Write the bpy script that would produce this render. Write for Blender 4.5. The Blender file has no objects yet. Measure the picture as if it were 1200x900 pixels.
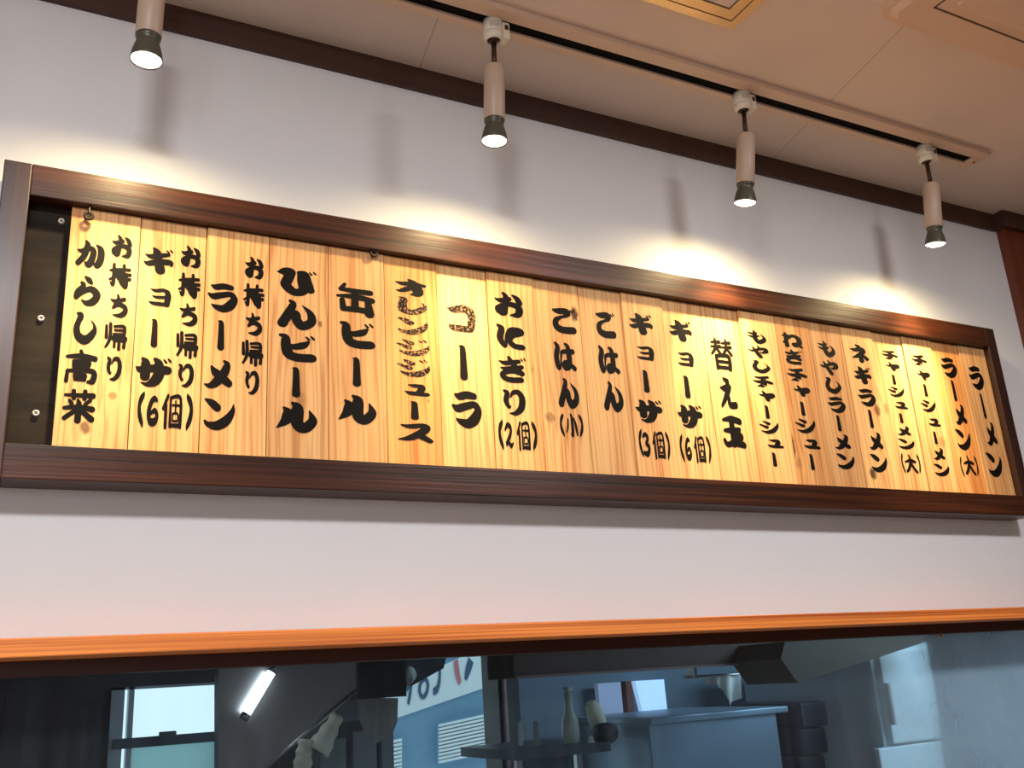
import bpy, bmesh, math, random
from mathutils import Vector, Matrix
from mathutils.geometry import delaunay_2d_cdt
SC = bpy.context.scene
COL = SC.collection
S = 1.6                     # metres per unit: the frame's front plane is 1.6 m from the camera
EYE = 1.5
# ------------------------------------------------------------------ camera, sky, lights
F = 1116.58
R_ = Vector((0.88618465, -0.45936074, -0.06053491))
U_ = Vector((-0.08674975, -0.29283901, 0.95221836))
W_ = Vector((0.45513871, 0.8385899, 0.29935886))
cd = bpy.data.cameras.new('camera')
cd.sensor_width = 36.0
cd.lens = F * 36.0 / 1200.0
cd.clip_start = 0.02
cam = bpy.data.objects.new('camera', cd)
COL.objects.link(cam)
M = Matrix((R_, U_, -W_)).transposed().to_4x4()
M.translation = Vector((0, 0, EYE))
cam.matrix_world = M
SC.camera = cam
SC.view_settings.view_transform = 'Standard'
SC.view_settings.look = 'None'
SC.view_settings.gamma = 1.0
SC.view_settings.exposure = 0.0
SC.view_settings.use_curve_mapping = False
SKY = (0.72, 0.95, 1.0)
SKY_STRENGTH = 1.15
CEIL_W, SPOT_W, WIDE_W, KITCHEN_W, ROOM_W = 31.0, 54.0, 20.0, 36.0, 42.0
w = bpy.data.worlds.new('World'); SC.world = w; w.use_nodes = True
bg = w.node_tree.nodes['Background']
bg.inputs[0].default_value = (*SKY, 1); bg.inputs[1].default_value = SKY_STRENGTH

def P(x, y, z):
    return Vector((S * x, S * y, S * z + EYE))

def ray(px, py):
    return W_ + R_ * ((px - 600) / F) + U_ * ((450 - py) / F)

def at(px, py, y):
    """unit-space point on the plane at depth y that stands behind that spot of the photograph"""
    d = ray(px, py)
    return d * (y / d.y)

def atz(px, py, z):
    d = ray(px, py)
    return d * (z / d.z)

def area_light(name, loc, rot, sx, sy, watts, col):
    l = bpy.data.lights.new(name, 'AREA'); l.shape = 'RECTANGLE'; l.size = sx; l.size_y = sy
    l.energy = watts; l.color = col
    o = bpy.data.objects.new(name, l); o.location = loc; o.rotation_euler = rot
    COL.objects.link(o); return o

# ceiling fixtures of the dining room, just above the camera
area_light('ceiling_lamp_light', P(-0.12, -0.02, 0.80), (math.radians(6), 0, 0), 0.25, 0.25, CEIL_W, (0.98, 0.97, 1.0))
area_light('ceiling_lamp_light', P(1.12, 0.0, 0.80), (math.radians(6), 0, 0), 0.25, 0.25, CEIL_W, (0.98, 0.97, 1.0))
# unseen fill light added behind the camera for the room's ambient level
area_light('rear_fill_light', P(-0.75, -1.5, 0.25), (math.radians(90), 0, math.radians(-20)), 2.2, 1.5, ROOM_W, (0.95, 0.95, 1.0))
# unseen light added behind the front wall to brighten the kitchen fronts
area_light('kitchen_fill_light', P(2.4, 1.28, 0.50), (math.radians(35), 0, 0), 1.4, 0.4, KITCHEN_W, (0.60, 0.84, 1.0))

# ------------------------------------------------------------------ helpers
def bm_new():
    return bmesh.new()

def add_box(bm, p0, p1, bevel=0.0, M=None):
    (x0, y0, z0), (x1, y1, z1) = p0, p1
    r = bmesh.ops.create_cube(bm, size=1.0)
    vs = r['verts']
    for v in vs:
        v.co = Vector(((x0 + x1) / 2 + v.co.x * (x1 - x0), (y0 + y1) / 2 + v.co.y * (y1 - y0), (z0 + z1) / 2 + v.co.z * (z1 - z0)))
    if bevel > 0:
        es = list({e for v in vs for e in v.link_edges})
        rb = bmesh.ops.bevel(bm, geom=es, offset=bevel, segments=2, profile=0.6, affect='EDGES')
        vs = list({v for f in rb['faces'] for v in f.verts} | {v for v in vs if v.is_valid})
    if M is not None:
        for v in vs: v.co = M @ v.co
    return vs

def add_lathe(bm, prof, seg=24, M=None, cap0=False, cap1=False):
    """profile of (radius, z) turned about local z"""
    rings = []
    for r, z in prof:
        ring = []
        for k in range(seg):
            a = 2 * math.pi * k / seg
            v = Vector((r * math.cos(a), r * math.sin(a), z))
            ring.append(bm.verts.new(M @ v if M is not None else v))
        rings.append(ring)
    for a, b in zip(rings, rings[1:]):
        for k in range(seg):
            f = bm.faces.new((a[k], a[(k + 1) % seg], b[(k + 1) % seg], b[k])); f.smooth = True
    if cap0: bm.faces.new(rings[0][::-1])
    if cap1: bm.faces.new(rings[-1])

def add_tube(bm, pts, r, seg=8, caps=True):
    pts = [Vector(p) for p in pts]
    rings = []
    for i, p in enumerate(pts):
        t = (pts[min(i + 1, len(pts) - 1)] - pts[max(i - 1, 0)]).normalized()
        a = t.orthogonal().normalized() if i == 0 else (ax - t * ax.dot(t)).normalized()
        ax = a; b = t.cross(a)
        rr = r[i] if isinstance(r, (list, tuple)) else r
        rings.append([bm.verts.new(p + (a * math.cos(2 * math.pi * k / seg) + b * math.sin(2 * math.pi * k / seg)) * rr) for k in range(seg)])
    for a, b in zip(rings, rings[1:]):
        for k in range(seg):
            f = bm.faces.new((a[k], a[(k + 1) % seg], b[(k + 1) % seg], b[k])); f.smooth = True
    if caps:
        bm.faces.new(rings[0][::-1]); bm.faces.new(rings[-1])

def add_prism(bm, pts, off):
    """polygon of world points extruded by a vector"""
    off = Vector(off)
    a = [bm.verts.new(p) for p in pts]; b = [bm.verts.new(Vector(p) + off) for p in pts]
    bm.faces.new(a); bm.faces.new(b[::-1])
    n = len(a)
    for k in range(n):
        bm.faces.new((a[k], b[k], b[(k + 1) % n], a[(k + 1) % n]))

def obj(name, bm, mat, parent=None, loc=None, rot=None, fix=True):
    if fix: bmesh.ops.recalc_face_normals(bm, faces=bm.faces)
    me = bpy.data.meshes.new(name); bm.to_mesh(me); bm.free()
    o = bpy.data.objects.new(name, me); COL.objects.link(o)
    if mat is not None: me.materials.append(mat)
    if loc is not None: o.location = loc
    if rot is not None: o.rotation_euler = rot
    if parent is not None: o.parent = parent
    return o

def tag(o, label, cat, group=None):
    o['label'] = label; o['category'] = cat
    if group: o['group'] = group
    return o

def empty(name, loc, label, cat, group=None, rot=(0, 0, 0)):
    o = bpy.data.objects.new(name, None); COL.objects.link(o)
    o.location = loc; o.rotation_euler = rot; o.empty_display_size = 0.05
    return tag(o, label, cat, group)

def struct(name, bm, mat, parent=None):
    o = obj(name, bm, mat, parent)
    if parent is None: o['kind'] = 'structure'
    return o

# ------------------------------------------------------------------ materials
class NT:
    def __init__(s, name):
        s.m = bpy.data.materials.new(name); s.m.use_nodes = True
        s.t = s.m.node_tree; s.n = s.t.nodes; s.l = s.t.links
        s.b = s.n['Principled BSDF']; s.out = s.n['Material Output']
    def node(s, typ, ins=None, **kw):
        nd = s.n.new(typ)
        for k, v in kw.items(): setattr(nd, k, v)
        for k, v in (ins or {}).items(): s.set(nd.inputs[k], v)
        return nd
    def set(s, sock, v):
        if isinstance(v, bpy.types.NodeSocket): s.l.new(v, sock)
        elif isinstance(v, tuple) and len(v) == 3 and sock.type == 'RGBA': sock.default_value = (*v, 1)
        else: sock.default_value = v
    def math(s, op, a, b=0.0, c=None, clamp=False):
        nd = s.node('ShaderNodeMath', {0: a, 1: b}, operation=op); nd.use_clamp = clamp
        if c is not None: s.set(nd.inputs[2], c)
        return nd.outputs[0]
    def coords(s, scale=(1, 1, 1), loc=(0, 0, 0), rot=(0, 0, 0)):
        tc = s.node('ShaderNodeTexCoord')
        mp = s.node('ShaderNodeMapping', {'Vector': tc.outputs['Object'], 'Scale': scale, 'Location': loc, 'Rotation': rot})
        return mp.outputs[0]
    def noise(s, vec, scale=1.0, detail=3.0, rough=0.55, dist=0.0):
        return s.node('ShaderNodeTexNoise', {'Vector': vec, 'Scale': scale, 'Detail': detail, 'Roughness': rough, 'Distortion': dist}).outputs[0]
    def ramp(s, fac, stops):
        nd = s.node('ShaderNodeValToRGB', {0: fac}); e = nd.color_ramp.elements
        while len(e) < len(stops): e.new(0.5)
        for el, (p, c) in zip(e, stops):
            el.position = p; el.color = (*c, 1) if len(c) == 3 else c
        return nd.outputs[0]
    def mix(s, fac, a, b, blend='MIX'):
        nd = s.node('ShaderNodeMix', data_type='RGBA', blend_type=blend)
        s.set(nd.inputs[0], fac); s.set(nd.inputs[6], a); s.set(nd.inputs[7], b)
        return nd.outputs[2]
    def bump(s, h, strength=0.2, dist=0.002):
        s.l.new(s.node('ShaderNodeBump', {'Height': h, 'Strength': strength, 'Distance': dist}).outputs[0], s.b.inputs['Normal'])
    def pri(s, **kw):
        for k, v in kw.items(): s.set(s.b.inputs[k.replace('_', ' ')], v)
        return s.m

def plain(name, col, rough=0.6, metal=0.0, var=0.06, scale=12.0, bump=0.0, spec=0.5):
    t = NT(name)
    n = t.noise(t.coords(), scale)
    c = t.mix(n, tuple(min(1, v * (1 - var)) for v in col), tuple(min(1, v * (1 + var)) for v in col))
    if bump: t.bump(n, bump)
    return t.pri(Base_Color=c, Roughness=rough, Metallic=metal, Specular_IOR_Level=spec)

def emit(name, col, strength):
    t = NT(name)
    return t.pri(Base_Color=col, Emission_Color=col, Emission_Strength=strength, Roughness=0.4)

def wood(name, light, dark, axis='x', fine=90.0, along=2.0, rough=0.4, bump=0.25, seed=0.0, contrast=(0.35, 0.7), spec=0.5, rings=True):
    """long grain running along one object axis"""
    t = NT(name)
    sc = {'x': (along, fine, fine), 'z': (fine, fine, along), 'y': (fine, along, fine)}[axis]
    v = t.coords(scale=sc, loc=(seed, seed * 1.7, seed * 0.6))
    n = t.noise(v, 1.0, 5.0, 0.6, 0.3)
    f2 = tuple(a * (0.22 if a == fine else 0.35) for a in sc)
    n2 = t.noise(t.coords(scale=f2, loc=(seed * 2.1, seed, seed)), 1.0, 2.0)
    f = t.math('ADD', t.math('MULTIPLY', n, 0.6), t.math('MULTIPLY', n2, 0.4))
    c = t.ramp(f, [(contrast[0], dark), (contrast[1], light)])
    t.bump(n, bump, 0.001)
    return t.pri(Base_Color=c, Roughness=rough, Specular_IOR_Level=spec)

def board_wood(name, light, mid, dark, seed, knots):
    """pale cedar plank: vertical growth lines that bend round the knots; knots are (x, z, rx, rz, strength)"""
    t = NT(name)
    tc = t.node('ShaderNodeTexCoord').outputs['Object']
    sp = t.node('ShaderNodeSeparateXYZ', {0: tc})
    x, z = sp.outputs[0], sp.outputs[2]
    warp = t.noise(t.coords(scale=(6, 6, 1.3), loc=(seed, seed, seed)), 1.0, 2.0)
    g = t.math('MULTIPLY_ADD', t.math('SUBTRACT', warp, 0.5), 0.055, x)
    kn = None
    for (kx, kz, rx, rz, st) in knots:
        dx = t.math('DIVIDE', t.math('SUBTRACT', x, kx), rx)
        dz = t.math('DIVIDE', t.math('SUBTRACT', z, kz), rz)
        d2 = t.math('ADD', t.math('MULTIPLY', dx, dx), t.math('MULTIPLY', dz, dz))
        # lines pushed aside around the knot
        bell = t.math('DIVIDE', 1.0, t.math('ADD', 1.0, t.math('MULTIPLY', d2, 0.12)))
        g = t.math('MULTIPLY_ADD', t.math('MULTIPLY', bell, dx), -rx * 0.6, g)
        wob = t.math('MULTIPLY_ADD', t.noise(t.coords(scale=(150, 150, 90), loc=(seed, 0, 0)), 1.0, 2.0), 1.0, t.math('MULTIPLY', d2, 0.5))
        k = t.math('MULTIPLY', t.math('SUBTRACT', 1.0, t.math('MULTIPLY', t.math('SUBTRACT', wob, 0.70), 1.8, clamp=True), clamp=True), st)
        kn = k if kn is None else t.math('MAXIMUM', kn, k)
    lines = t.math('SINE', t.math('MULTIPLY_ADD', g, 430.0, t.math('MULTIPLY', t.noise(t.coords(scale=(42, 42, 0.7), loc=(seed * 3, 0, seed)), 1.0, 3.0), 26.0)))
    lines = t.math('POWER', t.math('MULTIPLY_ADD', lines, 0.5, 0.5), 3.0)
    broad = t.noise(t.coords(scale=(26, 26, 0.9), loc=(seed * 1.3, seed, 0)), 1.0, 2.5)
    fib = t.noise(t.coords(scale=(420, 420, 9), loc=(seed, 0, 0)), 1.0, 2.0)
    c = t.mix(t.ramp(broad, [(0.38, (0, 0, 0)), (0.68, (1, 1, 1))]), light, mid)
    c = t.mix(t.math('MULTIPLY', lines, t.math('MULTIPLY_ADD', broad, 1.25, -0.06), clamp=True), c, dark)
    c = t.mix(t.math('MULTIPLY', fib, 0.18), c, mid)
    if kn is not None:
        c = t.mix(kn, c, (0.055, 0.012, 0.005))
    t.bump(fib, 0.08, 0.0006)
    return t.pri(Base_Color=c, Roughness=0.62, Specular_IOR_Level=0.25)
# ------------------------------------------------------------------ brush lettering: every stroke is x,y,width points in a 100 box (y down)
DAKU = lambda x, y, s=1.0: [f'{x+4},{y-2},{5*s} {x+4+7*s},{y-2+9*s},{6.5*s}', f'{x+4+14*s},{y-6},{5*s} {x+4+21*s},{y-6+9*s},{6.5*s}']
G = {
'ラ': ['16,12,7 30,16,17 55,11,18 82,13,15', '6,42,7 22,49,18 50,42,18 80,36,16 92,52,22 80,74,27 56,88,22 30,84,14 17,77,4'],
'ー': ['36,3,6 42,8,13 43,40,15 43,80,17 43,93,18'],
'メ': ['70,4,8 80,16,20 70,44,26 44,76,26 22,90,16 3,86,4', '26,26,8 38,42,22 62,60,26 88,78,22'],
'ン': ['6,8,7 26,18,20 44,32,22', '98,18,3 94,42,15 74,72,26 44,89,25 16,86,15 5,76,7'],
'ョ': ['12,8,5 35,14,16 66,7,16 84,14,18', '84,14,18 89,42,22 84,92,20', '20,46,5 40,52,14 84,47,14', '6,82,5 26,90,16 84,90,18'],
'コ': ['3,18,5 22,20,18 60,12,22 84,22,22', '84,20,22 90,45,22 86,72,22 82,88,20', '6,80,5 22,89,18 82,89,18'],
'ュ': ['18,12,8 45,17,24 74,14,22', '74,14,22 76,38,26 64,74,26', '2,70,7 30,84,26 97,86,24'],
'ギ': ['6,34,5 24,40,16 55,32,16 84,24,13', '2,66,5 18,71,18 52,60,18 90,58,20 98,70,8', '34,4,9 44,20,22 52,60,24 59,96,27'] + DAKU(76, 8, 0.9),
'ザ': ['2,40,5 16,46,19 50,40,20 92,43,22', '20,10,9 28,24,20 28,70,22', '56,8,9 66,22,20 69,55,24 56,84,23 36,95,12 18,90,3'] + DAKU(78, 10, 0.9),
'ビ': ['6,8,9 19,16,18 21,50,22 30,80,24 54,90,24 93,88,24', '84,26,8 70,40,19 46,49,17 24,48,13'] + DAKU(75, 9, 1.0),
'ル': ['20,24,8 29,38,22 25,64,24 2,90,4', '42,6,9 54,22,26 54,72,28 72,88,27 94,62,22 86,28,3'],
'オ': ['2,26,5 25,32,18 60,26,19 96,31,14', '46,4,9 60,20,22 72,50,28 74,84,28 56,93,10', '60,40,14 40,62,20 16,78,14 3,76,4'],
'レ': ['10,6,9 22,16,22 18,50,26 22,82,28 54,90,26 86,66,24 96,44,12 86,28,4'],
'ジ': ['20,10,7 44,28,19', '2,36,7 36,55,19', '98,36,4 90,62,18 62,87,26 30,89,18 8,78,5'] + DAKU(66, 8, 1.0),
'シ': ['22,8,7 48,24,20', '2,34,7 36,52,20', '98,12,3 92,40,15 68,76,24 38,91,20 8,82,5'],
'ス': ['12,16,7 35,21,18 76,14,20 84,30,24 60,60,25 30,82,20 2,88,5', '55,60,16 76,74,22 96,90,17'],
'チ': ['12,14,5 40,19,16 80,9,16', '2,46,5 30,54,18 70,46,18 98,55,17', '54,18,14 58,50,24 52,80,24 22,90,5'],
'ャ': ['3,40,7 25,48,18 60,36,20 90,28,20 94,50,24 72,72,13 62,68,5', '26,6,9 40,30,20 52,65,26 58,96,22'],
'ネ': ['38,3,9 54,14,22', '3,30,5 25,34,18 66,26,22 78,38,24 46,66,22 8,82,5', '56,55,18 60,96,25', '72,62,14 93,82,20'],
'も': ['40,4,9 44,28,20 44,64,24 62,90,26 90,74,25 95,50,14 78,28,4', '4,20,5 30,28,15 54,19,11', '2,44,5 30,52,15 62,42,12'],
'や': ['2,40,5 22,48,16 60,28,18 88,22,22 94,45,24 72,58,12 62,50,5', '50,3,7 62,18,12', '24,14,7 38,45,18 52,75,22 62,97,20'],
'し': ['12,3,7 28,11,22 20,30,21 13,55,24 24,82,26 58,91,27 92,62,22 90,38,9 76,24,3'],
'か': ['3,40,5 22,43,18 50,30,18 64,40,20 60,72,22 48,93,22 34,84,5', '34,4,9 40,20,20 30,60,20 8,90,19', '76,14,7 92,30,21 94,64,24 82,92,22 66,84,5'],
'ら': ['44,3,9 58,13,18 68,22,11', '28,24,9 38,34,16 18,58,21 12,74,20', '12,74,18 36,56,17 68,44,20 92,62,25 80,86,24 54,95,17 34,86,4'],
'び': ['2,20,4 18,17,24 36,14,22 28,45,24 24,68,24 46,91,24 70,80,24 66,42,22 60,16,12', '60,14,14 74,16,17 82,45,18 89,78,19'] + DAKU(82, 10, 0.8),
'ん': ['30,3,9 38,16,18 22,55,22 8,90,26', '12,86,20 32,52,19 47,49,20 50,74,25 66,93,26 92,75,24 90,44,18 66,16,3'],
'缶': ['22,4,8 12,22,12', '12,22,11 50,24,14 92,24,15', '3,46,7 50,43,15 97,50,15', '50,24,15 50,86,18', '15,58,12 18,88,15', '18,88,14 60,86,16 88,90,16', '86,56,14 90,97,22'],
'お': ['3,30,5 22,36,15 56,26,15', '34,3,9 44,20,17 40,60,17 34,88,17 13,84,13 8,68,11 30,55,13 68,48,17 92,62,21 86,88,20 58,94,5', '70,8,7 86,20,17 95,38,18'],
'持': ['3,30,7 34,24,11', '20,4,11 20,86,13 6,78,4', '2,68,7 34,52,11', '44,22,9 93,20,11', '67,4,11 67,40,11', '40,41,9 98,41,11', '42,62,9 97,60,11', '80,48,11 80,92,13 60,88,4', '50,72,8 61,84,11'],
'ち': ['6,26,7 30,31,15 82,20,15', '42,3,9 46,22,17 28,52,17 20,60,12', '20,60,12 50,45,17 84,54,21 87,76,24 62,92,19 22,92,5'],
'帰': ['7,12,9 9,56,11', '24,4,11 25,60,11 8,94,7', '42,12,8 84,10,10 87,40,11', '45,26,7 84,25,8', '41,42,8 88,41,9', '38,64,7 40,53,9 92,53,9 94,66,8', '46,68,9 46,91,9', '46,68,8 86,68,9 88,90,11', '66,44,9 66,98,11'],
'り': ['14,8,9 27,18,18 20,45,19 31,70,12 40,66,4', '40,32,5 52,13,14 76,11,18 90,35,23 84,70,23 60,92,16 33,94,3'],
'に': ['6,5,9 19,20,19 12,60,19 28,93,13 38,84,4', '33,86,7 39,46,12 56,18,14 90,20,18 94,33,14 62,48,12 49,70,16 66,89,18 96,92,18'],
'ぎ': ['3,22,5 25,28,14 76,17,13', '7,48,5 30,51,14 87,39,13', '38,3,9 46,18,15 70,50,17 86,66,17', '86,66,15 50,61,11 15,70,16 17,88,16 45,95,17 82,92,17'] + DAKU(82, 8, 0.75),
'ご': ['3,12,7 25,15,18 62,12,19 70,24,17 40,40,8', '40,38,9 14,55,18 14,80,22 40,93,22 90,91,23'] + DAKU(78, 8, 0.85),
'は': ['8,4,9 18,20,18 10,55,18 18,93,17 31,85,4', '30,80,5 34,50,8 42,34,12 93,30,15', '58,4,9 70,18,17 73,60,20 70,86,17 50,94,13 40,80,9 58,70,11 97,92,15'],
'小': ['46,4,10 54,20,17 54,88,18 38,84,4', '22,26,10 16,60,13 4,80,5', '70,20,10 84,50,17 92,86,13'],
'大': ['4,42,8 50,33,16 94,40,13', '44,3,9 52,35,18 32,75,18 8,95,13', '52,44,13 70,74,16 96,97,14'],
'(': ['78,3,18 32,28,32 30,62,36 74,97,20'],
')': ['22,3,18 68,28,32 70,62,36 26,97,20'],
'6': ['78,14,14 60,8,18 34,22,23 16,58,25 30,88,24 68,88,24 84,68,22 64,50,17 30,62,12'],
'2': ['12,26,13 40,6,19 74,20,22 62,50,20 18,86,18 40,78,17 70,92,18 94,80,9'],
'3': ['10,15,13 45,6,19 78,22,22 46,46,18', '46,46,18 86,64,26 60,92,24 10,88,16'],
'個': ['28,3,11 6,42,11', '19,30,12 19,97,13', '42,8,9 42,94,11', '42,8,9 90,8,11 92,94,13', '42,92,10 92,92,12', '52,30,6 84,30,7', '67,18,7 67,54,7', '54,56,6 54,78,6', '54,56,6 80,56,6 80,78,6', '54,78,6 80,78,6'],
'高': ['48,2,10 52,14,13', '3,22,8 50,18,15 97,23,15', '26,36,9 28,52,9', '26,35,9 76,35,11 74,54,11', '28,53,9 76,54,10', '8,68,10 6,97,12', '7,66,9 90,63,14 94,92,17 78,97,8', '31,76,8 34,92,8', '31,76,8 68,76,8 66,92,8', '34,92,8 68,92,8'],
'菜': ['3,17,7 96,15,14', '30,3,11 32,26,11', '69,2,11 68,26,11', '18,34,7 26,44,11', '46,32,7 52,42,11', '88,30,9 72,44,9', '3,60,9 50,55,12 97,60,14', '50,46,14 50,98,16', '46,62,11 5,93,11', '54,62,11 96,93,15'],
'替': ['5,14,5 45,11,9', '3,28,5 47,26,9', '25,3,8 24,30,9 4,52,7', '28,32,8 45,50,9', '55,14,5 94,10,9', '53,28,5 97,25,9', '75,3,8 74,30,9 56,52,7', '78,32,8 97,50,9', '22,58,9 24,97,11', '22,58,9 80,57,11 82,97,13', '26,76,8 78,76,8', '24,95,9 80,95,9'],
'え': ['38,3,9 60,13,19', '12,34,7 40,35,18 68,28,20 42,60,18 8,93,10', '40,62,12 56,64,15 60,88,17 97,88,18'],
'玉': ['10,13,8 50,8,18 90,15,18', '50,10,20 50,90,22', '12,48,10 50,46,18 84,42,13', '6,80,12 18,94,15 50,88,18 98,93,18', '80,50,8 92,66,13 84,80,7'],
'ね': ['20,4,11 24,96,19', '4,24,7 34,19,11 8,74,9', '8,74,9 52,20,16 86,30,20 90,68,22 68,93,15 54,80,9 70,72,11 99,95,13'],
}

def catmull(pts, n=7):
    if len(pts) == 2:
        return [tuple(pts[0][i] + (pts[1][i] - pts[0][i]) * k / 5 for i in range(3)) for k in range(6)]
    q = [pts[0]] + pts + [pts[-1]]
    out = []
    for i in range(1, len(q) - 2):
        p0, p1, p2, p3 = q[i - 1:i + 3]
        for k in range(n):
            t = k / n
            out.append(tuple(0.5 * (2 * p1[j] + (p2[j] - p0[j]) * t + (2 * p0[j] - 5 * p1[j] + 4 * p2[j] - p3[j]) * t * t + (3 * p1[j] - p0[j] - 3 * p2[j] + p3[j]) * t ** 3) for j in range(3)))
    out.append(pts[-1])
    return out

WEIGHT = {c: 1.25 for c in '高玉缶個'}
WEIGHT.update({c: 1.45 for c in '菜替持帰'})
WEIGHT.update({c: 1.35 for c in 'ギザビョコュチャねぎオごはにおえ'})
_GC = {}
def glyph(ch):
    """polygons of one character, scaled so its ink fills the unit square (x right, y up, centred)"""
    if ch in _GC: return _GC[ch]
    polys = []
    for s in G[ch]:
        pts = catmull([tuple(float(v) for v in p.split(',')) for p in s.split()])
        pts = [(x, y, max(w, 1.5) * 0.5 * WEIGHT.get(ch, 1.2)) for x, y, w in pts]
        offs = []
        for i, (x, y, r) in enumerate(pts):
            a, b = pts[max(i - 1, 0)], pts[min(i + 1, len(pts) - 1)]
            tx, ty = b[0] - a[0], b[1] - a[1]; L = math.hypot(tx, ty) or 1
            offs.append((-ty / L * r, tx / L * r))
        for i in range(len(pts) - 1):
            (x0, y0, _), (x1, y1, _) = pts[i], pts[i + 1]; (ax, ay), (bx, by) = offs[i], offs[i + 1]
            polys.append([(x0 + ax, y0 + ay), (x1 + bx, y1 + by), (x1 - bx, y1 - by), (x0 - ax, y0 - ay)])
        for x, y, r in (pts[0], pts[-1]):
            polys.append([(x + r * math.cos(k * math.pi / 6), y + r * math.sin(k * math.pi / 6)) for k in range(12)])
    # one clean outline: union of all the stroke pieces
    vv, ff = [], []
    for q in polys:
        ar = sum(q[i][0] * q[(i + 1) % len(q)][1] - q[(i + 1) % len(q)][0] * q[i][1] for i in range(len(q)))
        if ar < 0: q = q[::-1]
        ff.append(list(range(len(vv), len(vv) + len(q)))); vv += [Vector(p) for p in q]
    ov, oe, of, _, _, orig = delaunay_2d_cdt(vv, [], ff, 1, 0.02)
    polys = [[(ov[j].x, ov[j].y) for j in f] for f, o in zip(of, orig) if o]
    xs = [p[0] for q in polys for p in q]; ys = [p[1] for q in polys for p in q]
    x0, x1, y0, y1 = min(xs), max(xs), min(ys), max(ys)
    _GC[ch] = [[((x - x0) / (x1 - x0) - 0.5, 0.5 - (y - y0) / (y1 - y0)) for x, y in q] for q in polys]
    return _GC[ch]
# ------------------------------------------------------------------ material set
M_wall = plain('white_plaster', (0.74, 0.735, 0.73), 0.85, var=0.025, scale=5, bump=0.05, spec=0.2)
M_brown = plain('brown_panelling', (0.16, 0.10, 0.07), 0.7)
M_floor = plain('floor_tile', (0.30, 0.24, 0.19), 0.5, var=0.1)
M_frame_h = wood('dark_stained_wood', (0.076, 0.020, 0.007), (0.009, 0.003, 0.002), 'x', 130, 2.2, 0.38, 0.6, 1.3, (0.36, 0.66), 0.3)
M_frame_v = wood('dark_stained_wood_upright', (0.060, 0.017, 0.008), (0.012, 0.004, 0.003), 'z', 130, 2.2, 0.42, 0.5, 4.1, (0.34, 0.70))
for _m in (M_frame_h, M_frame_v):
    _p = _m.node_tree.nodes['Principled BSDF']; _p.inputs['Coat Weight'].default_value = 0.18; _p.inputs['Coat Roughness'].default_value = 0.25
M_panel = wood('dark_plywood', (0.030, 0.019, 0.012), (0.008, 0.005, 0.0035), 'x', 60, 7, 0.75, 0.3, 2.7, (0.35, 0.72), 0.2)
M_cornice = wood('brown_moulding', (0.085, 0.030, 0.015), (0.040, 0.013, 0.008), 'x', 80, 1.5, 0.55, 0.2, 6.6)
M_pillar = wood('red_brown_post', (0.20, 0.045, 0.014), (0.11, 0.020, 0.007), 'z', 40, 0.8, 0.45, 0.15, 3.3)
M_ledge = wood('orange_cedar', (0.78, 0.26, 0.055), (0.34, 0.075, 0.014), 'x', 210, 0.9, 0.5, 0.25, 5.2, (0.40, 0.58))
M_header = wood('dark_red_header', (0.060, 0.016, 0.010), (0.030, 0.009, 0.007), 'x', 50, 1.2, 0.5, 0.15, 8.2)
M_ink = plain('black_lettering', (0.0040, 0.0025, 0.0022), 0.6, var=0.2, spec=0.10)
M_cream = plain('cream_plastic', (0.80, 0.72, 0.58), 0.4, var=0.03)
M_tan = plain('ivory_metal', (0.50, 0.37, 0.28), 0.42, var=0.03)
M_stem = plain('dark_bronze_metal', (0.06, 0.028, 0.018), 0.35, 0.6)
M_dark = plain('black_plastic', (0.004, 0.0035, 0.003), 0.8, spec=0.08)
M_reflector = plain('dark_grey_reflector', (0.09, 0.085, 0.06), 0.35, 0.3)
M_lens = emit('lit_lens', (1.0, 0.93, 0.72), 9.0)
M_sticker = plain('grey_sticker', (0.52, 0.47, 0.40), 0.5)
M_track = plain('beige_track', (0.66, 0.47, 0.34), 0.45, var=0.03)
M_steel_screw = plain('pale_washer', (0.62, 0.56, 0.48), 0.4, 0.4)
M_hole = plain('screw_head', (0.10, 0.08, 0.06), 0.4, 0.5)
M_hook = plain('dark_iron', (0.03, 0.018, 0.012), 0.45, 0.5)

def worn_ink():
    t = NT('worn_black_lettering')
    n = t.noise(t.coords(scale=(190, 190, 190)), 1.0, 3.0, 0.7)
    big = t.noise(t.coords(scale=(9, 9, 9), loc=(3, 1, 2)), 1.0, 1.0)
    f = t.ramp(t.math('MULTIPLY_ADD', big, 0.15, n), [(0.60, (0, 0, 0)), (0.68, (1, 1, 1))])
    c = t.mix(f, (0.008, 0.005, 0.005), (0.38, 0.19, 0.08))
    return t.pri(Base_Color=c, Roughness=0.6, Specular_IOR_Level=0.1)
M_worn = worn_ink()

def ceiling_mat():
    t = NT('beige_ceiling_board')
    tc = t.node('ShaderNodeTexCoord').outputs['Object']
    sp = t.node('ShaderNodeSeparateXYZ', {0: tc})
    ln = None
    for (xa, ya), (xb, yb) in (((0.433, 0.935), (0.449, 1.03)), ((1.023, 0.70), (1.098, 1.05))):
        k = (xb - xa) / (yb - ya)
        d = t.math('ABSOLUTE', t.math('SUBTRACT', sp.outputs[0], t.math('MULTIPLY_ADD', sp.outputs[1], k, S * (xa - k * ya))))
        m = t.math('SUBTRACT', 1.0, t.math('DIVIDE', d, 0.0022), clamp=True)
        ln = m if ln is None else t.math('MAXIMUM', ln, m)
    n = t.noise(t.coords(), 3.0, 4.0)
    c = t.mix(n, (0.67, 0.55, 0.47), (0.75, 0.62, 0.54))
    c = t.mix(t.math('MULTIPLY', ln, 0.55), c, (0.16, 0.09, 0.05))
    return t.pri(Base_Color=c, Roughness=0.8, Specular_IOR_Level=0.2)
M_ceil = ceiling_mat()

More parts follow.
